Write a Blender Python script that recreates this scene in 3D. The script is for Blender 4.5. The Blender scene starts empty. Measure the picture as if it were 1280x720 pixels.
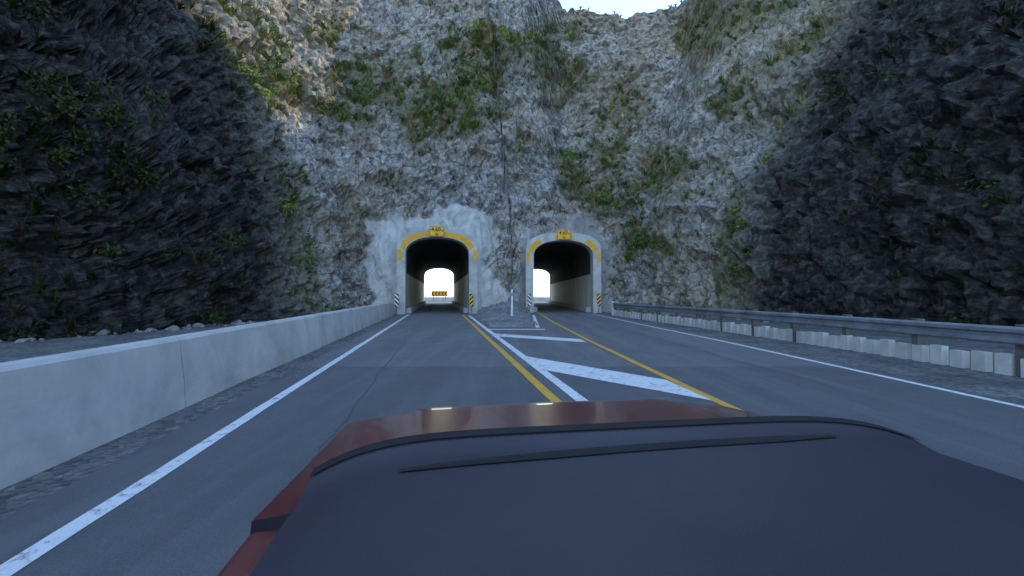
import bpy, math, random, numpy as np
from mathutils import Vector, noise, Matrix
random.seed(7); np.random.seed(7)
scene=bpy.context.scene
COL=scene.collection
# ---------------------------------------------------------------- helpers
def mesh_obj(name,verts,faces,mats=(),parent=None,smooth=False,fm=None):
    me=bpy.data.meshes.new(name); me.from_pydata([tuple(v) for v in verts],[],faces); me.update()
    for m in mats: me.materials.append(m)
    if fm is not None: me.polygons.foreach_set('material_index',fm)
    if smooth: me.polygons.foreach_set('use_smooth',[True]*len(me.polygons))
    ob=bpy.data.objects.new(name,me); COL.objects.link(ob)
    if parent: ob.parent=parent
    return ob
def empty(name,loc=(0,0,0),rz=0):
    e=bpy.data.objects.new(name,None); e.location=loc; e.rotation_euler=(0,0,rz); COL.objects.link(e); return e
def box_vf(x0,x1,y0,y1,z0,z1):
    v=[(x0,y0,z0),(x1,y0,z0),(x1,y1,z0),(x0,y1,z0),(x0,y0,z1),(x1,y0,z1),(x1,y1,z1),(x0,y1,z1)]
    f=[(0,3,2,1),(4,5,6,7),(0,1,5,4),(1,2,6,5),(2,3,7,6),(3,0,4,7)]
    return v,f
def box(name,x0,x1,y0,y1,z0,z1,mat,parent=None,bevel=0):
    v,f=box_vf(x0,x1,y0,y1,z0,z1); o=mesh_obj(name,v,f,[mat],parent)
    if bevel:
        m=o.modifiers.new('b','BEVEL'); m.width=bevel; m.segments=2
    return o
class NT:
    def __init__(s,name,rough=0.8,spec=0.3):
        s.m=bpy.data.materials.new(name); s.m.use_nodes=True; s.t=s.m.node_tree; s.n=s.t.nodes
        s.b=s.n['Principled BSDF']; s.b.inputs['Roughness'].default_value=rough
        s.b.inputs['Specular IOR Level'].default_value=spec
    def new(s,t,**k):
        x=s.n.new(t)
        for a,b in k.items(): setattr(x,a,b)
        return x
    def l(s,a,b): s.t.links.new(a,b)
    def pos(s):
        return s.new('ShaderNodeNewGeometry').outputs['Position']
    def mapp(s,src,scale):
        m=s.new('ShaderNodeMapping'); m.inputs['Scale'].default_value=scale; s.l(src,m.inputs['Vector']); return m.outputs[0]
    def noise(s,src,scale,detail=6,rough=.6,dist=0):
        x=s.new('ShaderNodeTexNoise'); x.inputs['Scale'].default_value=scale; x.inputs['Detail'].default_value=detail
        x.inputs['Roughness'].default_value=rough; x.inputs['Distortion'].default_value=dist; s.l(src,x.inputs['Vector']); return x.outputs['Fac']
    def vor(s,src,scale,feature='F1',out='Distance'):
        x=s.new('ShaderNodeTexVoronoi',feature=feature); x.inputs['Scale'].default_value=scale; s.l(src,x.inputs['Vector']); return x.outputs[out]
    def ramp(s,src,stops):
        x=s.new('ShaderNodeValToRGB'); e=x.color_ramp.elements
        while len(e)<len(stops): e.new(.5)
        for i,(p,c) in enumerate(stops):
            e[i].position=p; e[i].color=(c,c,c,1) if not isinstance(c,tuple) else (*c,1)
        s.l(src,x.inputs[0]); return x.outputs[0]
    def mix(s,f,a,b,mode='MIX'):
        x=s.new('ShaderNodeMix',data_type='RGBA',blend_type=mode)
        for v,i in ((f,0),(a,6),(b,7)):
            if isinstance(v,(int,float)): x.inputs[i].default_value=v
            elif isinstance(v,tuple): x.inputs[i].default_value=(*v,1)
            else: s.l(v,x.inputs[i])
        return x.outputs[2]
    def math(s,op,a,b=0.0):
        x=s.new('ShaderNodeMath',operation=op)
        for v,i in ((a,0),(b,1)):
            if isinstance(v,(int,float)): x.inputs[i].default_value=v
            else: s.l(v,x.inputs[i])
        return x.outputs[0]
    def bump(s,h,st=.5,dist=.1,prev=None):
        x=s.new('ShaderNodeBump'); x.inputs['Strength'].default_value=st; x.inputs['Distance'].default_value=dist
        s.l(h,x.inputs['Height'])
        if prev: s.l(prev,x.inputs['Normal'])
        s.l(x.outputs[0],s.b.inputs['Normal']); return x.outputs[0]
    def col(s,c):
        if isinstance(c,tuple): s.b.inputs['Base Color'].default_value=(*c,1)
        else: s.l(c,s.b.inputs['Base Color'])
def weathered(name,c1,c2,scale=1.5,rough=.85,bs=.3,bscale=20,spec=.3):
    t=NT(name,rough,spec); p=t.pos()
    t.col(t.mix(t.ramp(t.noise(p,scale,6,.65,.4),[(.35,0.),(.65,1.)]),c1,c2))
    t.bump(t.noise(p,bscale,4),bs,.03); return t.m
# ---------------------------------------------------------------- materials
def rock_material():
    t=NT('rock',.92,.15); p=t.pos()
    big=t.noise(p,.16,3,.6,.5); med=t.noise(p,.7,5,.7,.8); fine=t.noise(p,3.4,6,.8,.3)
    sp=t.new('ShaderNodeTexVoronoi',feature='F1'); sp.inputs['Scale'].default_value=3.2; t.l(t.mapp(p,(1,1,.75)),sp.inputs['Vector'])
    ssep=t.new('ShaderNodeSeparateColor'); t.l(sp.outputs['Color'],ssep.inputs[0])
    v=t.vor(t.mapp(p,(1,1,.6)),.9,'DISTANCE_TO_EDGE')
    tone=t.math('ADD',t.math('MULTIPLY',fine,.62),t.math('ADD',t.math('MULTIPLY',med,.28),t.math('MULTIPLY',ssep.outputs[0],.10)))
    c=t.ramp(tone,[(.35,(.09,.09,.092)),(.42,(.26,.257,.255)),(.50,(.43,.425,.415)),(.59,(.68,.67,.64))])
    c=t.mix(t.ramp(big,[(.45,0.),(.57,.6)]),c,t.mix(.6,c,(.37,.27,.165)))
    c=t.mix(t.ramp(big,[(.36,.5),(.46,0.)]),c,t.mix(.5,c,(.15,.155,.17)))
    c=t.mix(t.ramp(v,[(0.,.7),(.05,0.)]),c,(.06,.06,.06))
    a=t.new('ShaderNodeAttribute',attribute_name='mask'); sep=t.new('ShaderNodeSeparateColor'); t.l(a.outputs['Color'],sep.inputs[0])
    g=t.math('MULTIPLY',sep.outputs[1],t.ramp(med,[(.3,.4),(.6,.9)]))
    c=t.mix(g,c,t.mix(fine,(.07,.08,.03),(.28,.26,.14)))
    dk=t.ramp(tone,[(.38,.012),(.5,.045),(.62,.13)])  # flank rock tone: shadowy dimness painted into the base colour
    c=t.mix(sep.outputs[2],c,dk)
    stn=t.noise(t.mapp(p,(1.1,1.1,.5)),.9,7,.7,.9)
    sc=t.ramp(stn,[(.34,(.24,.25,.25)),(.46,(.42,.43,.43)),(.62,(.58,.59,.59))])
    c=t.mix(sep.outputs[0],c,sc)
    scd=t.ramp(stn,[(.32,.14),(.68,.38)])
    c=t.mix(a.outputs['Alpha'],c,scd)
    t.col(c)
    h=t.math('ADD',t.math('MULTIPLY',fine,1.3),t.math('MULTIPLY',sp.outputs['Distance'],-.5))
    rockn=t.math('SUBTRACT',1.0,t.math('MULTIPLY',t.math('MAXIMUM',sep.outputs[0],a.outputs['Alpha']),.85))
    t.bump(t.math('MULTIPLY',h,rockn),1.,.2)
    return t.m
M_rock=rock_material()
def asphalt():
    t=NT('asphalt',.85,.3); p=t.pos()
    fine=t.noise(p,60,3,.8); med=t.noise(p,1.1,6,.65,.3)
    streak=t.noise(t.mapp(p,(1.6,.10,1)),1.,5,.6)
    c=t.mix(t.ramp(fine,[(.3,0.),(.7,1.)]),(.11,.11,.11),(.20,.20,.20))
    c=t.mix(t.ramp(med,[(.4,0.),(.7,.45)]),c,(.085,.085,.087))
    c=t.mix(t.ramp(streak,[(.45,0.),(.7,.6)]),c,(.235,.23,.225))
    sep=t.new('ShaderNodeSeparateXYZ'); t.l(p,sep.inputs[0])
    wob=t.math('ADD',sep.outputs[1],t.math('MULTIPLY',t.noise(p,2.,3),.15))
    patch=t.math('LESS_THAN',wob,9.25)
    c=t.mix(t.math('MULTIPLY',patch,.34),c,(.055,.055,.06))
    t.col(c); t.bump(t.math('ADD',fine,t.math('MULTIPLY',t.vor(p,90),.6)),.7,.012); return t.m
M_asph=asphalt()
def paint(name,c,wear=.5):
    t=NT(name,.7,.3); p=t.pos()
    n=t.noise(p,9,6,.8,.4); n2=t.noise(p,1.2,4)
    s=t.math('ADD',t.math('MULTIPLY',n,.75),t.math('MULTIPLY',n2,.25))
    f=t.ramp(s,[(wear-.04,1.),(wear+.06,0.)])
    c2=t.mix(t.noise(p,3,5),tuple(x*.75 for x in c),c)
    t.col(t.mix(f,c2,tuple(.12+.05*x for x in c))); t.bump(n,.3,.005); return t.m
M_white=paint('white_paint',(.80,.80,.79),.41)
M_yellow=paint('yellow_paint',(.76,.41,.05),.39)
M_yport=weathered('portal_yellow',(.78,.42,.02),(.62,.34,.02),3,.6,.1)
def gravel(name,c1,c2,s=14):
    t=NT(name,.95,.1); p=t.pos()
    c=t.mix(t.vor(p,s,'F1','Color'),c1,c2); c=t.mix(t.ramp(t.noise(p,.7,6),[(.4,0.),(.65,.6)]),c,tuple(x*.6 for x in c1))
    t.col(c); t.bump(t.vor(p,s),.9,.06); return t.m
M_gravel=gravel('gravel_ground',(.10,.10,.098),(.27,.265,.255))
M_conc=weathered('concrete',(.54,.54,.53),(.37,.37,.37),1.1,.85,.25,14)
M_concL=weathered('pale_concrete',(.56,.56,.54),(.38,.38,.37),.9,.85,.2,14)
def panel_mat():
    t=NT('tunnel_panel',.7,.3); p=t.pos()
    sep=t.new('ShaderNodeSeparateXYZ'); t.l(p,sep.inputs[0])
    fr=t.math('FRACT',t.math('MULTIPLY',sep.outputs[1],.66))
    j=t.math('LESS_THAN',fr,.045)
    st=t.noise(t.mapp(p,(1.,2.5,.25)),1.2,6,.7)
    c=t.mix(t.ramp(st,[(.35,0.),(.65,1.)]),(.42,.40,.36),(.72,.70,.65))
    t.col(t.mix(t.math('MULTIPLY',j,.75),c,(.08,.08,.08))); return t.m
M_panel=panel_mat()
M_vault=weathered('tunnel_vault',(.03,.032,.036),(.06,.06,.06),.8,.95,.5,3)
M_signY=weathered('sign_yellow',(.85,.47,.02),(.78,.42,.02),2,.45,.02)
M_black=weathered('black_paint',(.012,.012,.012),(.02,.02,.02),5,.5,.05)
M_wood=weathered('weathered_wood',(.07,.065,.06),(.14,.13,.12),3,.9,.3)
M_steel=weathered('galvanised_steel',(.10,.12,.14),(.2,.22,.25),2,.5,.1,8,.5)
M_post=weathered('white_post_paint',(.75,.78,.8),(.6,.62,.65),4,.5,.05)
def veg_mat():
    t=NT('foliage',.7,.2); a=t.new('ShaderNodeAttribute',attribute_name='Col'); t.col(a.outputs['Color']); return t.m
M_veg=veg_mat()
def stripe_mat(name,ca,cb,s):
    t=NT(name,.5,.3); c=t.new('ShaderNodeTexCoord').outputs['Object']; sep=t.new('ShaderNodeSeparateXYZ'); t.l(c,sep.inputs[0])
    k=t.math('FRACT',t.math('MULTIPLY',t.math('ADD',sep.outputs[2],t.math('MULTIPLY',sep.outputs[0],s)),3.2))
    t.col(t.mix(t.math('GREATER_THAN',k,.5),ca,cb)); return t.m
M_haz1=stripe_mat('hazard_white_black',(.75,.75,.75),(.015,.015,.015),1.)
M_haz2=stripe_mat('hazard_yellow_black',(.75,.48,.03),(.015,.015,.015),-1.)
# ---------------------------------------------------------------- geometry constants
AX=lambda y: -5.55-.157*(y-34)          # axis of the left bore
LW=lambda y: -4.07-.157*(y-11.5)
LY=lambda y: -0.24-.157*(y-11.5)
# ---------------------------------------------------------------- ground, sea, road
mesh_obj('ground',[(-1500,-1500,0),(1500,-1500,0),(1500,150,0),(-1500,150,0)],[(0,1,2,3)],[M_gravel])
t=NT('sea',.15,.5); t.col((.05,.12,.16)); t.bump(t.noise(t.pos(),.6,6),.4,.3)
mesh_obj('sea',[(-3000,150,-.2),(3000,150,-.2),(3000,4000,-.2),(-3000,4000,-.2)],[(0,1,2,3)],[t.m])
v=[];f=[]
ys=list(np.linspace(-80,33,60))
for y in ys:
    v+= [(LW(y)-.55,y,.004),(6.75+.05*math.sin(y*.3),y,.004)]
for i in range(len(ys)-1): f.append((2*i,2*i+1,2*i+3,2*i+2))
def addstrip(fx,x0,x1,y0,y1,n=20):
    b=len(v)
    for y in np.linspace(y0,y1,n): v.extend([(fx(y)+x0,y,.004),(fx(y)+x1,y,.004)])
    for i in range(n-1): f.append((b+2*i,b+2*i+1,b+2*i+3,b+2*i+2))
addstrip(AX,-2.4,2.4,33,92); addstrip(lambda y:4.03,-2.4,2.4,33,92)
mesh_obj('road',v,f,[M_asph])
M_tar=weathered('tar',(.055,.055,.057),(.08,.08,.08),5,.6,.1)
def line(name,pts,w,mat,z=.009,wob=.012,seg=.5,meander=0):
    vv=[];ff=[]
    P=[Vector((a,b,0)) for a,b in pts]
    Q=[P[0]]
    for a,b in zip(P[:-1],P[1:]):
        n=max(1,int((b-a).length/seg))
        for k in range(1,n+1):
            q=a.lerp(b,k/n); q.x+=meander*noise.noise(q*.9)+meander*.3*noise.noise(q*4); q.y+=meander*noise.noise(q*.9+Vector((7,7,7))); Q.append(q)
    for i,p in enumerate(Q):
        d=(Q[min(i+1,len(Q)-1)]-Q[max(i-1,0)]).normalized(); nrm=Vector((-d.y,d.x,0))
        e=noise.noise(p*1.7)*wob
        vv+= [tuple(p+nrm*(w/2+e)+Vector((0,0,z))),tuple(p-nrm*(w/2-e)+Vector((0,0,z)))]
    for i in range(len(Q)-1): ff.append((2*i,2*i+1,2*i+3,2*i+2))
    return mesh_obj(name,vv,ff,[mat])
line('tar_seal',[(-1.75,4),(-3.3,14),(-4.6,23)],.016,M_tar,.0065,.004,.15,.12)
line('tar_seal',[(5.0,7),(4.7,17),(4.5,25)],.018,M_tar,.0065,.004,.15,.12)
line('tar_seal',[(-3.9,14.0),(-.9,14.2)],.018,M_tar,.0065,.004,.15,.10)
line('road_edge_line',[(LW(-60),-60),(LW(33),33)],.14,M_white)
line('road_edge_line',[(LY(-60),-60),(LY(32),32)],.15,M_yellow)
line('road_edge_line',[(6.9,-60),(6.5,14),(6.25,20),(5.9,34)],.13,M_white)
line('road_edge_line',[(3.9,-60),(3.1,0),(2.7,7.7),(2.4,14.5),(2.15,24),(2.05,37)],.14,M_yellow)
line('gore_marking',[(LY(-60)+.36,-60),(LY(22)+.36,22),(LY(31)+.4,31)],.17,M_white,.0085)
line('gore_marking',[(1.5,32),(1.12,19.8)],.18,M_white,.0085)
line('gore_marking',[(-1.05,18.8),(1.35,18.8)],.40,M_white,.010)
def hatch(name,a,b,c,d):
    vv=[];ff=[];n=24
    for i in range(n+1):
        k=i/n
        vv+= [(a[0]+(b[0]-a[0])*k,a[1]+(b[1]-a[1])*k,.0105),(d[0]+(c[0]-d[0])*k,d[1]+(c[1]-d[1])*k,.0105)]
    for i in range(n): ff.append((2*i,2*i+1,2*i+3,2*i+2))
    return mesh_obj(name,vv,ff,[M_white])
hatch('gore_marking',(-.75,16.9),(2.2,14.7),(2.25,13.7),(-.55,15.7))
hatch('gore_marking',(.2,10.8),(2.6,7.7),(2.72,6.2),(.42,8.95))
hatch('gore_marking',(1.25,4.2),(2.95,2.2),(3.0,1.2),(1.45,3.0))
# ---------------------------------------------------------------- cliff
ctrl=[(-34,-16),(-24,-6),(-18,6),(-15.5,15),(-14.0,22),(-12.8,28),(-11.3,32.5),(-9.2,33.95),(-5.5,34.42),(-2.4,34.95),(0,35.8),(2,36.3),(6.2,36.35),(8.6,36.0),(11.2,34.0),(13.2,29),(14.8,22),(16.5,12),(20,2),(28,-8),(40,-18)]
C=[Vector((a,b)) for a,b in ctrl]
C=[C[0]*2-C[1]]+C+[C[-1]*2-C[-2]]
dense=[]
for i in range(1,len(C)-2):
    p0,p1,p2,p3=C[i-1:i+3]
    for k in range(40):
        u=k/40
        dense.append(.5*((2*p1)+(-p0+p2)*u+(2*p0-5*p1+4*p2-p3)*u*u+(-p0+3*p1-3*p2+p3)*u**3))
dense=np.array([tuple(p) for p in dense])
seg=np.r_[0,np.cumsum(np.linalg.norm(np.diff(dense,axis=0),axis=1))]
S=[0.]
while S[-1]<seg[-1]-.5:
    x=np.interp(S[-1],seg,dense[:,0]); y=np.interp(S[-1],seg,dense[:,1])
    st=.13 if (y>27 and abs(x)<14) else (.28 if y>5 else .8)
    S.append(S[-1]+st)
S=np.array(S); PX=np.interp(S,seg,dense[:,0]); PY=np.interp(S,seg,dense[:,1])
un=np.linspace(0,seg[-1],900); ux=np.interp(un,seg,dense[:,0]); uy=np.interp(un,seg,dense[:,1])
tx=np.gradient(ux); ty=np.gradient(uy); L=np.hypot(tx,ty); tx/=L; ty/=L
ker=np.exp(-.5*(np.arange(-50,51)/22.)**2); ker/=ker.sum()
def sm(a): return np.convolve(np.r_[[a[0]]*50,a,[a[-1]]*50],ker,'valid')
tx,ty=sm(tx),sm(ty); L=np.hypot(tx,ty)
NX=np.interp(S,un,-ty/L); NY=np.interp(S,un,tx/L)
def sstep(a,b,x):
    k=min(1,max(0,(x-a)/(b-a))); return k*k*(3-2*k)
def setback(z): return .12*min(z,8)+max(0,z-8)*.55
def arch_top(lat,a,zs,r,n=2.3):
    q=abs(lat)/a
    return -1 if q>=1 else zs+r*(1-q**n)**(1/n)
blobs=[(-12.7,21,3.2,3.2,1.1),(-13.8,17,2.3,2.6,.9),(-10.5,23.5,2.0,1.8,.75),(-6.0,18.2,4.0,3.6,1.15),(-3.2,22.5,3,3,.95),(-8,15,1.6,1.8,.8),(-1.3,27.3,3.4,3.,1.15),(2.2,26.8,3.2,2.8,1.),(5,23.5,3.4,2.9,.8),(.5,14.6,1.2,2.6,.4),(5.4,12,1.4,2.6,.8),(7.9,9.5,2,2.2,.8),(8.6,14,2.8,3.4,.6),(10.3,5.5,1.8,2.6,.8),(10,19,3.4,4.4,.62),(12,11,2.5,3,.7),(8.6,2.8,.9,1.2,.5),(-11.2,6,1.,2.,.4),(5.5,30,4,2,.6),(-9.6,10.5,1.2,.8,.5),(-6,27,2.5,2.2,.7)]
def vegmask(p):
    x,y,z=p
    if y<29.5 or abs(x)>16:
        return .45+.6*noise.noise(Vector((x,y,z))*.22)
    m=0
    for bx,bz,rx,rz,w in blobs:
        d=((x-bx)/rx)**2+((z-bz)/rz)**2
        m=max(m,w*math.exp(-d*.9))
    return m*(1+.9*noise.noise(Vector((x,y,z))*.55))+.10*noise.noise(Vector((x,3,z))*.9)
NTT=225
ns=len(S)
V=[];MK=[]
nback=14
for i in range(ns):
    px,py,nx,ny=PX[i],PY[i],NX[i],NY[i]
    rx,ry=px+nx*15,py+ny*15
    r=rx/max(ry,8) if ry>8 else 3*np.sign(rx)
    notch=sstep(.00,.12,r)*(1-sstep(.38,.56,r))
    if px<0: Hs=17+25*sstep(16,25,py)
    else: Hs=30+24*sstep(8,27,py)  # right flank raised above the view, shaped to block the sun
    H=(1.45+.612*min(ry,52))*notch+(1-notch)*Hs
    H+=.9*noise.noise(Vector((px*.35,py*.35,5)))+.9*noise.noise(Vector((px*1.1,py*1.1,9)))
    for j in range(NTT+nback):
        if j<NTT:
            z=-.4+(H+.4)*(j/(NTT-1))**1.12
            sb=setback(max(0,z))
        else:
            k=(j-NTT+1)/nback
            sb=setback(H)+(41.5-setback(H))*k; z=H*(1-k)**.9-.5*k
            sb=max(sb,setback(H)+3*k)
        x=px+nx*sb; y=py+ny*sb
        P=Vector((x,y,z))
        la=(px-(-5.55))*.988+(py-34)*.155; ra=px-4.03
        n1=noise.noise(Vector((px*.35,z*.35,2.)))*1.7+noise.noise(Vector((px*1.1,z*1.1,4.)))*.7+noise.noise(Vector((px*3.5,z*3.5,4.)))*.25
        ql=((abs(la-.1)/4.7)**3+(max(0,z-1)/7.4)**3)**(1/3)
        dl=(ql-1)*4.8+n1
        sh=1-sstep(-.3,.3,dl)
        qr=((abs(ra-.3)/3.7)**3+(max(0,z-1)/6.2)**3)**(1/3)
        dr=(qr-1)*4+n1*.9
        sd=1-sstep(-.3,.4,dr)
        if sh>0: sd*= (1-sh)
        hard=max(1-sstep(0,.8,max(abs(la)-3.1,z-6.6)),1-sstep(0,.8,max(abs(ra)-3.0,z-6.6)))
        if j>=NTT or py<25: sh=sd=0
        if py<25: hard=0
        flat=max(hard,sh*.9,sd*.8)
        big=noise.noise(P*.13+Vector((3,1,7)))*1.9
        q=P*.36; q.z*=.7
        med=(noise.ridged_multi_fractal(q,1.,2.1,5,1.,2.)-1.2)*.5
        w1=P*.6+Vector((noise.noise(P*.8),noise.noise(P*.8+Vector((5,5,5))),0))*.35
        vd,vp=noise.voronoi(w1)
        cell=noise.cell(vp[0]*7.3)
        vd2,vp2=noise.voronoi(P*1.9+Vector((noise.noise(P*2.),0,0))*.4)
        blk=min(.5,(vd[1]-vd[0]))*.5+cell*.5+noise.cell(vp2[0]*5.1)*.28
        fin=noise.fractal(P*2.2,.8,2.1,4)*.26
        edge=sstep(-.5,1.5,z)*.75+.25
        d=(big*sstep(2,12,z)*(0.25 if sh>0 else 1)+med*edge+blk*.8+fin)*(1-flat)+flat*(noise.noise(P*.8)*.10*(1-hard)+noise.noise(P*2.5)*.04)
        if j>=NTT: d=big+med
        dark=0 if j>=NTT else max(1-sstep(24,30,py),sstep(14.3,15.5,abs(px)))  # mask for the shade painted onto the side flanks
        vg=0 if j>=NTT else max(0,min(1,vegmask(P)*1.3))*(1-max(sh,sd))
        V.append((x-nx*d,y-ny*d,z+ (fin+blk*.3)*.5*(1-flat)))
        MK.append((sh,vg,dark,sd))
rows=NTT+nback
F=[]
for i in range(ns-1):
    for j in range(rows-1):
        a=i*rows+j; cx=sum(V[k][0] for k in (a,a+rows,a+rows+1,a+1))/4; cy=sum(V[k][1] for k in (a,a+rows,a+rows+1,a+1))/4; cz=sum(V[k][2] for k in (a,a+rows,a+rows+1,a+1))/4
        la=(cx-AX(cy))*.988; ra=cx-4.03
        if cy>30:
            if j<NTT and cy<39:
                if cz<arch_top(la,2.75,4.75,1.3) or cz<arch_top(ra,2.75,4.75,1.3): continue
            elif j>=NTT-1 and cz<8 and (abs(la)<4.6 or abs(ra)<4.6): continue
        F.append((a,a+rows,a+rows+1,a+1))
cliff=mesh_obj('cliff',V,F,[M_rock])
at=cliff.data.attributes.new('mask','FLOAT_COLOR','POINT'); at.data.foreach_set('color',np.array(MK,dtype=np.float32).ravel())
# ---------------------------------------------------------------- vegetation on the cliff
tufts=[];shr=[]
cand=random.sample(range(len(V)),min(len(V),100000))
for k in cand:
    i,j=divmod(k,rows)
    if j>=NTT-1 : continue
    sh,vg,dark,sd=MK[k]
    if sh>.2 or sd>.2: continue
    area=(S[min(i+1,ns-1)]-S[i])/.15
    p=V[k]
    pr=max(0,vg-.2)*.19*area
    if dark>.5: pr=max(0,vg-.35)*.04*area
    if j>NTT-9: pr=max(pr,.2)  # extra crest tufts, carry the painted sun warmth
    if p[2]<.8 and dark<.5: pr=max(pr,.05)
    if dark<.5: pr=max(pr,.004)
    if random.random()<pr: tufts.append((k,vg,dark,j>NTT-10))
    if random.random()<max(0,vg-.4)*.045*area*(.3 if dark>.5 else 1): shr.append((k,dark))
print('verts',len(V),'tufts',len(tufts),'shrubs',len(shr))
bv=[];bf=[];bc=[]
GREEN=[(.11,.17,.04),(.15,.21,.05),(.09,.14,.045),(.18,.21,.07)]; TAN=[(.36,.30,.17),(.27,.24,.13),(.42,.34,.20)]
def jit(c,a=.25):
    k=1+random.uniform(-a,a); return (c[0]*k,c[1]*k,c[2]*k,1)
def tuft(p,n,L,nb,base,w=.035):
    for b in range(nb):
        ang=random.uniform(0,6.28); sp=random.uniform(.2,.8)
        d=(n*.75+Vector((math.cos(ang)*sp,math.sin(ang)*sp,random.uniform(.3,1.))) ).normalized()
        l=L*random.uniform(.6,1.15); side=d.cross(Vector((0,0,1)))
        if side.length<.1: side=Vector((1,0,0))
        side.normalize(); ww=w*random.uniform(.7,1.3); q=p.copy(); base_i=len(bv); c=jit(base,.35)
        pts=[]
        for s in range(3):
            pts.append(q.copy()); q=q+d*l/3; d=(d+Vector((0,0,-.42))).normalized()
        pts.append(q)
        for s,pt in enumerate(pts[:3]):
            wd=ww*(1,1.,.65)[s]; bv.append(tuple(pt-side*wd)); bv.append(tuple(pt+side*wd)); bc.extend([c,c])
        bv.append(tuple(pts[3])); bc.append(c)
        bf.extend([(base_i,base_i+1,base_i+3,base_i+2),(base_i+2,base_i+3,base_i+5,base_i+4),(base_i+4,base_i+5,base_i+6)])
for k,vg,dark,crest in tufts:
    i=k//rows; p=Vector(V[k]); n=Vector((-NX[i],-NY[i],.45)).normalized()
    gn=noise.noise(p*.3+Vector((9,2,1)))
    tanp=.18+.5*max(0,gn)+(.25 if p.x>4 else 0)+(.6 if crest else 0)  # crest tufts mostly tan: sunlit warmth painted into their colour
    base=random.choice(TAN) if random.random()<tanp else random.choice(GREEN)
    if dark>.5: base=tuple(c*.2 for c in base)  # flank grass: same painted dimness, put into the blade colour
    L=random.uniform(.4,1.05)*(1.15 if vg>.7 else .8)*(.6 if crest else 1)
    tuft(p,n,L,random.randint(10,18),base,.03)
def cobj(name,v,f,c):
    o=mesh_obj(name,v,f,[M_veg]); a=o.data.attributes.new('Col','FLOAT_COLOR','POINT'); a.data.foreach_set('color',np.array(c,dtype=np.float32).ravel()); return o
cobj('cliff_grass',bv,bf,bc)
bv=[];bf=[];bc=[]
for k,dark in shr:
    i=k//rows; p=Vector(V[k])+Vector((-NX[i],-NY[i],.3))*.15
    R=random.uniform(.4,1.05); base=random.choice(GREEN[:3])
    if dark>.5: base=tuple(c*.22 for c in base)  # flank shrubs: leaf colour dimmed to go with the painted flank shade
    lob=[(Vector((random.uniform(-.6,.6),random.uniform(-.4,.4),random.uniform(-.2,.6)))*R,R*random.uniform(.35,.65)) for _ in range(5)]
    for lf in range(int(150*min(1,R))+50):
        c,r=random.choice(lob); d=Vector(np.random.normal(size=3)).normalized()*r*random.uniform(.6,1.)
        q=p+c+d; s=random.uniform(.05,.12); u=Vector(np.random.normal(size=3)).normalized(); w=u.orthogonal().normalized()
        b=len(bv); bv.extend([tuple(q-u*s),tuple(q+w*s*.5),tuple(q+u*s),tuple(q-w*s*.5)]); cc=jit(base,.5); bc.extend([cc]*4); bf.append((b,b+1,b+2,b+3))
cobj('cliff_shrubs',bv,bf,bc)
# ---------------------------------------------------------------- gore island mound and rubble
v=[];f=[];nx_,ny_=34,56
for j in range(ny_):
    y=20.2+(36.6-20.2)*j/(ny_-1)
    xl=LY(y)+.62+.05*math.sin(y*3); xr=1.0+.5*(y-20)/16*.8
    if y>31: xl=max(xl,-2.55)
    for i in range(nx_):
        u=i/(nx_-1); x=xl+(xr-xl)*u
        e=math.sin(math.pi*u)**.6; g=((y-20.2)/16.4); e*=min(1,g*12)
        h=.02+e*(.05+ .2*g+1.3*max(0,g-.72)**1.1*2) + e*abs(noise.fractal(Vector((x,y,0))*1.6,1,2,5))*.36*(.2+g)
        v.append((x,y,h if (0<u<1 and j>0) else -.02))
for j in range(ny_-1):
    for i in range(nx_-1):
        a=j*nx_+i; f.append((a,a+1,a+nx_+1,a+nx_))
M_isl=gravel('island_rubble',(.18,.18,.175),(.36,.36,.35),9)
mesh_obj('traffic_island',v,f,[M_isl])
import bmesh
def rocks(name,pts,mat):
    V2=[];F2=[]
    bm=bmesh.new(); bmesh.ops.create_icosphere(bm,subdivisions=2,radius=1); iv=[x.co.copy() for x in bm.verts]; fi=[tuple(x.index for x in q.verts) for q in bm.faces]; bm.free()
    for (x,y,z,s) in pts:
        b=len(V2); o=Vector((random.random()*50,random.random()*50,0)); sc=Vector((random.uniform(.7,1.3),random.uniform(.7,1.3),random.uniform(.45,.8)))
        for c in iv:
            q=c*(1+.7*noise.noise(c*1.3+o)); V2.append((x+q.x*s*sc.x,y+q.y*s*sc.y,z+q.z*s*sc.z))
        F2+= [tuple(b+a for a in q) for q in fi]
    mesh_obj(name,V2,F2,[mat])
pts=[]
for _ in range(500):
    i=random.randrange(ns)
    if PY[i]<5: continue
    off=abs(random.gauss(0,.8)); x=PX[i]-NX[i]*off; y=PY[i]-NY[i]*off
    if abs(x-AX(y))<3.2 or abs(x-4.03)<3.1: continue
    pts.append((x,y,.02,random.uniform(.04,.22)))
for _ in range(260):
    y=random.uniform(21,35); xl=LY(y)+.7; pts.append((random.uniform(max(xl,-2.4),1.2),y,.05+max(0,(y-29))*.07,random.uniform(.02,.10)))
for _ in range(150):
    y=random.uniform(8,33); pts.append((LW(y)-random.uniform(.3,.9),y,.01,random.uniform(.008,.03)))
rocks('rubble',pts,weathered('loose_rock',(.13,.13,.13),(.30,.30,.29),4,.9,.5,25))
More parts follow.
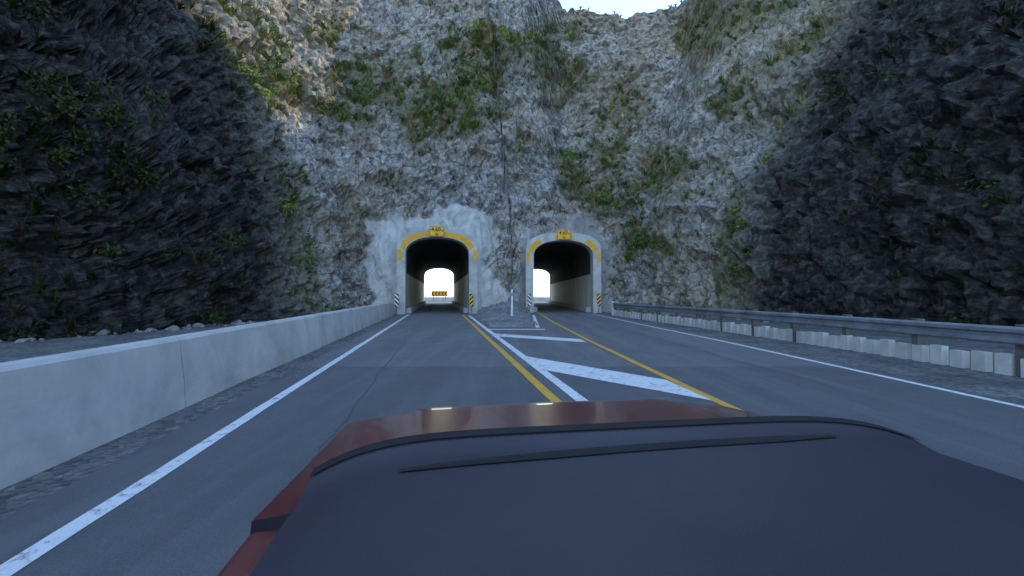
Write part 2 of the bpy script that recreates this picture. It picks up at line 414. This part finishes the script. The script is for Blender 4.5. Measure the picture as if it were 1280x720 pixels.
# ---------------------------------------------------------------- tunnels
def prof(a,zs,r,n=2.3,k=26,z0=0.):
    pts=[(-a,z0)]
    for i in range(k+1):
        th=math.pi*(1-i/k); c,s=math.cos(th),math.sin(th)
        pts.append((a*math.copysign(abs(c)**(2/n),c),zs+r*abs(s)**(2/n)))
    pts.append((a,z0)); return pts
def tunnel(cx,cy,rz,length,yellow):
    e=empty('road_tunnel',(cx,cy,0),rz)
    pr=prof(2.38,4.45,1.3); pr=[pr[0],(-2.38,3.1)]+pr[1:-1]+[(2.38,3.1),pr[-1]]
    v=[];f=[];fm=[];n=int(length/1.0)
    for j in range(n+1):
        for (x,z) in pr:
            w=0 if z<3.2 else .12*noise.noise(Vector((x,j*.7,z)))
            v.append((x*(1+w*.3),j*length/n,z+w*.6))
    m=len(pr)
    for j in range(n):
        for i in range(m-1):
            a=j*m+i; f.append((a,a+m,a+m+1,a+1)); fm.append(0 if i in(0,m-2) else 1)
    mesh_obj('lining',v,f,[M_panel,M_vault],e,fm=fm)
    for s in(-1,1):
        x0,x1=sorted((s*2.37,s*1.98)); box('kerb',x0,x1,.9,length,0.0,.42,M_conc,e,.03)
    for nm,y0,y1 in(('portal_frame',-.35,.95),('far_portal_frame',length-.8,length+.3)):
        pi=prof(2.33,4.42,1.27,z0=-.05); po=prof(2.95,4.85,1.45,2.5,z0=-.05); m=len(pi)
        v=[(x,y0,z) for x,z in pi]+[(x,y0,z) for x,z in po]+[(x,y1,z) for x,z in pi]+[(x,y1,z) for x,z in po]; f=[]
        for i in range(m-1):
            f+= [(i,m+i,m+i+1,i+1),(i,i+1,2*m+i+1,2*m+i),(m+i,3*m+i,3*m+i+1,m+i+1),(2*m+i,2*m+i+1,3*m+i+1,3*m+i)]
        mesh_obj(nm,v,f,[M_conc],e)
    pi=prof(2.38,4.46,1.30,k=60); po=prof(2.68,4.66,1.42,2.4,k=60)
    for a,b in yellow:
        i0,i1=1+int(a*60/180),1+int(b*60/180); v=[];f=[]
        for i in range(i0,i1+1): v+= [(pi[i][0],-.362,pi[i][1]),(po[i][0],-.362,po[i][1])]
        for i in range(i1-i0): f.append((2*i,2*i+1,2*i+3,2*i+2))
        mesh_obj('yellow_band',v,f,[M_yport],e)
    for s in(-1,1):
        x0,x1=sorted((s*2.9,s*2.62)); box('yellow_marker',x0,x1,-.375,-.352,4.0,4.75,M_yport,e)
    return e
tl=tunnel(-5.55,34,math.atan(.157),41,[(8,172)])
tr=tunnel(4.03,36,0,41,[(8,48),(78,102),(132,172)])
def text_mesh(name,body,size,mat,parent,loc):
    c=bpy.data.curves.new(name,'FONT'); c.body=body; c.size=size; c.align_x='CENTER'; c.align_y='CENTER'; c.extrude=.004; c.offset=.006
    o=bpy.data.objects.new(name,c); COL.objects.link(o); bpy.context.view_layer.update()
    me=bpy.data.meshes.new_from_object(o.evaluated_get(bpy.context.evaluated_depsgraph_get())); bpy.data.objects.remove(o)
    me.materials.clear(); me.materials.append(mat)
    q=bpy.data.objects.new(name,me); COL.objects.link(q); q.parent=parent; q.location=loc; q.rotation_euler=(math.pi/2,0,0); return q
def height_sign(loc,rz):
    e=empty('height_limit_sign',loc,rz)
    box('panel',-.52,.52,-.02,.02,-.37,.37,M_signY,e,.01)
    for nm,a in(('border',(-.50,.50,.325,.345)),('border',(-.50,.50,-.345,-.325)),('border',(-.50,-.48,-.325,.325)),('border',(.48,.50,-.325,.325))):
        box(nm,a[0],a[1],-.026,-.0205,a[2],a[3],M_black,e)
    text_mesh('height_text','4.60',.40,M_black,e,(-.06,-.03,.13)); text_mesh('unit_text','m',.2,M_black,e,(.39,-.03,.07))
    box('arrow_shaft',-.022,.022,-.028,-.021,-.2,-.08,M_black,e)
    mesh_obj('arrow_head',[(-.15,-.028,-.14),(-.15,-.028,-.2),(0,-.028,-.31),(.15,-.028,-.2),(.15,-.028,-.14),(0,-.028,-.24)],[(0,1,2,5),(5,2,3,4)],[M_black],e)
    box('bracket',-.35,-.3,.021,.25,-.3,.3,M_steel,e); box('bracket',.3,.35,.021,.25,-.3,.3,M_steel,e)
height_sign((-5.52,33.40,6.08),math.atan(.157)); height_sign((4.05,35.42,6.1),0)
def hazard(x,y,rz,mat):
    e=empty('hazard_marker_sign',(x,y,0),rz)
    box('board',-.14,.14,-.015,.015,.55,1.5,mat,e); box('post',-.03,.03,.02,.07,0,1.45,M_steel,e)
hazard(-8.35,33.0,.15,M_haz1); hazard(-3.0,33.85,.15,M_haz2); hazard(1.35,35.4,0,M_haz1); hazard(6.75,35.4,0,M_haz2)
# ---------------------------------------------------------------- barriers
def sweep(name,path,profile,mat,parent=None,smooth=False):
    v=[];f=[];m=len(profile)
    P=[Vector((a,b,0)) for a,b in path]
    for i,p in enumerate(P):
        d=(P[min(i+1,len(P)-1)]-P[max(i-1,0)]).normalized(); r=Vector((d.y,-d.x,0))
        for (a,z) in profile: v.append(tuple(p+r*a+Vector((0,0,z))))
    for i in range(len(P)-1):
        for k in range(m):
            a=i*m+k;b=i*m+(k+1)%m; f.append((a,b,b+m,a+m))
    f.append(tuple(range(m))[::-1]); f.append(tuple((len(P)-1)*m+k for k in range(m)))
    return mesh_obj(name,v,f,[mat],parent,smooth)
barp=[(.0,-.02),(.02,.3),(.08,.86),(.12,.9),(.28,.9),(.31,.86),(.31,-.02)]
bp=[(-a,z) for a,z in barp]
e=empty('concrete_barrier')
y=-30.
while y<31:
    y2=min(y+5.95,32.4)
    sweep('barrier_segment',[(LW(q)-1.0-.02*math.sin(q),q) for q in np.linspace(y,y2,4)],bp,M_concL,e); y=y2+.03
e=empty('concrete_barrier')
sweep('barrier_segment',[(x,97) for x in np.linspace(-60,60,12)],bp,M_concL,e)
gp=[(9.6,-40),(9.2,0),(8.7,12),(7.9,22),(7.15,28.5),(6.95,31.2)]
def lerp_path(pts,step):
    o=[];P=[Vector(p) for p in pts]
    for a,b in zip(P[:-1],P[1:]):
        n=max(1,round((b-a).length/step))
        for k in range(n): o.append(tuple(a.lerp(b,k/n)))
    o.append(tuple(P[-1])); return o
e=empty('guard_rail')
w=[(0,.56),(-.07,.60),(-.07,.66),(-.0,.70),(0,.74),(-.07,.78),(-.07,.84),(0,.88),(.012,.88),(-.055,.84),(-.055,.78),(.012,.74),(.012,.70),(-.055,.66),(-.055,.60),(.012,.56)]
P2=lerp_path(gp,1.)
sweep('rail_beam',P2,w,M_steel,e)
for i,(x,y) in enumerate(lerp_path(gp,2.)): box('post',x+.03,x+.2,y-.08,y+.08,0,.92,M_wood,e,.01)
x,y=gp[-1]; box('end_terminal',x-.12,x+.22,y,y+.14,0,.98,M_conc,e,.02)
e=empty('kerb_block_fence')
for i,(x,y) in enumerate(lerp_path(gp,.42)):
    if y>0: box('kerb_block',x+.02,x+.17,y-.13,y+.13,0,.36+.03*math.sin(i*2.3),M_concL,e)
e=empty('marker_post',(0.0,27,0))
v=[];f=[];k=12
for z,r in((0.,.06),(1.6,.055),(1.66,.03)):
    for i in range(k): v.append((r*math.cos(i*6.283/k),r*math.sin(i*6.283/k),z+.1))
for j in range(2):
    for i in range(k): f.append((j*k+i,j*k+(i+1)%k,(j+1)*k+(i+1)%k,(j+1)*k+i))
f.append(tuple(2*k+i for i in range(k)))
mesh_obj('post',v,f,[M_post],e); box('reflector',-.035,.035,-.07,-.058,1.35,1.55,M_steel,e)
box('base',-.12,.12,-.12,.12,0,.22,M_conc,e,.02)
e=empty('chevron_sign',(AX(90),90,0),.0)
box('panel',-1.6,1.6,-.02,.02,1.05,2.15,M_signY,e)
for i in range(5):
    x=-1.28+i*.64
    mesh_obj('chevron',[(x-.22,-.03,1.6),(x+.1,-.03,2.08),(x+.32,-.03,2.08),(x+.0,-.03,1.6),(x+.32,-.03,1.12),(x+.1,-.03,1.12)],[(0,1,2,3),(0,3,4,5)],[M_black],e)
for s in(-1.2,1.2): box('post',s-.05,s+.05,.03,.12,0,2.,M_steel,e)
# ---------------------------------------------------------------- the car we look out of
t=NT('car_paint_red',.3,.5); t.col((.13,.028,.028)); t.b.inputs['Coat Weight'].default_value=.4; M_red=t.m
def dashm():
    t=NT('dashboard_vinyl',.5,.4); p=t.new('ShaderNodeTexCoord').outputs['Object']
    t.col(t.mix(t.ramp(t.noise(p,2.5,5),[(.35,0.),(.7,1.)]),(.026,.022,.031),(.036,.031,.042)))
    t.bump(t.vor(p,420),.25,.0015); return t.m
M_dash=dashm(); M_rub=weathered('black_rubber',(.008,.008,.009),(.012,.012,.014),8,.7,.05)
car=empty('car',(0,0,0),.155)
xc,hw=.5,.885
v=[];f=[];A,B=41,44
def bz(u,y):
    k=(y-1.2)/1.5
    zc=1.018-.115*k
    if y>2.0: zc-= .42*((y-2.0)/.7)**2.2
    return zc-.05*abs(u)**2.6+.010*math.exp(-((abs(u)-.62)/.12)**2)
Y0=1.02
for j in range(B):
    y=Y0+(2.67-Y0)*j/(B-1)
    for i in range(A):
        u=-1+2*i/(A-1); taper=1-.06*max(0,(y-1.9))
        v.append((xc+hw*u*taper,y,bz(u,y)-(.02 if y<1.15 and abs(u)<.8 else 0)))
for j in range(B-1):
    for i in range(A-1):
        a=j*A+i; f.append((a,a+1,a+A+1,a+A))
mesh_obj('bonnet',v,f,[M_red],car,True)
for s in(-1,1):
    v=[];f=[]
    for j in range(B):
        y=Y0+(2.67-Y0)*j/(B-1); taper=1-.06*max(0,(y-1.9)); zt=bz(1,y)
        for k in range(6):
            q=k/5; v.append((xc+s*(hw*taper+.03*math.sin(q*2.2)),y,zt-(zt-.35)*q))
    for j in range(B-1):
        for k in range(5):
            a=j*6+k; f.append((a,a+1,a+7,a+6))
    mesh_obj('wing',v,f,[M_red],car,True)
    x0,x1=sorted((xc+s*.81,xc+s*.885)); box('door',x0,x1,-1.0,1.015,.35,.968,M_red,car,.015)
    x0,x1=sorted((xc+s*.74,xc+s*.807)); box('door_trim',x0,x1,-1.0,1.06,.35,.985,M_dash,car,.02)
v=[];f=[];A,B=50,30
def dz(x,y):
    z=1.068+.012*math.sin((y-.5)*3.)
    if y<.5: z-= 2.2*(.5-y)**2
    e=abs((x-xc)/.78); z-=.045*e**8
    if y>1.08: z+= .02*(y-1.08)/.08
    return z
for j in range(B):
    y=.12+(1.165-.12)*j/(B-1)
    for i in range(A):
        x=xc-.78+1.56*i/(A-1); v.append((x,y+ -.09*abs((x-xc)/.78)**5*(j/(B-1)),dz(x,y)))
for j in range(B-1):
    for i in range(A-1):
        a=j*A+i; f.append((a,a+1,a+A+1,a+A))
mesh_obj('dashboard',v,f,[M_dash],car,True)
v=[];f=[]
for i in range(A):
    x=xc-.78+1.56*i/(A-1); e=abs((x-xc)/.78); y=1.165-.09*e**5; z=dz(x,1.165)
    v+= [(x,y-.022,z-.001),(x,y-.018,z+.002),(x,y+.008,z+.005),(x,y+.02,z+.002),(x,y+.04,z-.05)]
for i in range(A-1):
    for k in range(4):
        a=i*5+k; f.append((a,a+5,a+6,a+1))
mesh_obj('windscreen_seal',v,f,[M_rub],car,True)
v=[];f=[];n=40
for i in range(n):
    k=i/(n-1); x=-.085+1.10*k; y=.985+.055*math.sin(min(1,k*1.3)*1.57); w_=.015*min(1,(k*3.2))**.6*min(1,(1-k)*6+.05)
    z=dz(x,y)+.003
    v+= [(x,y-w_,z),(x,y+w_,z),(x,y+w_+.006,z+.003),(x,y+w_+.014,z-.002)]
for i in range(n-1):
    for q in range(3): a=i*4+q; f.append((a,a+4,a+5,a+1))
mesh_obj('defroster_vent',v,f,[M_rub],car)
# ---------------------------------------------------------------- light, sky, camera
el=math.radians(28); az=math.radians(64)   # az measured from +Y toward +X
w=bpy.data.worlds.new('World'); scene.world=w; w.use_nodes=True; nt=w.node_tree
sky=nt.nodes.new('ShaderNodeTexSky'); sky.sky_type='NISHITA'; sky.sun_disc=False; sky.sun_elevation=el; sky.sun_rotation=az
sky.dust_density=.1; sky.ozone_density=1.3
nt.links.new(sky.outputs[0],nt.nodes['Background'].inputs[0]); nt.nodes['Background'].inputs[1].default_value=.6
sd=bpy.data.lights.new('sun','SUN'); sd.energy=5; sd.angle=math.radians(.5); sd.color=(1,.78,.52)
so=bpy.data.objects.new('sun',sd); COL.objects.link(so)
D=Vector((math.sin(az)*math.cos(el),math.cos(az)*math.cos(el),math.sin(el)))
so.rotation_euler=D.to_track_quat('Z','Y').to_euler(); so.location=D*100
cd=bpy.data.cameras.new('camera'); cam=bpy.data.objects.new('camera',cd); COL.objects.link(cam)
cam.location=(0,0,1.45); cam.rotation_euler=(math.radians(90.8),0,0); cd.sensor_width=36; cd.lens=16.03; cd.clip_start=.05; cd.clip_end=6000
scene.camera=cam
scene.view_settings.view_transform='Standard'; scene.view_settings.look='None'; scene.view_settings.exposure=0
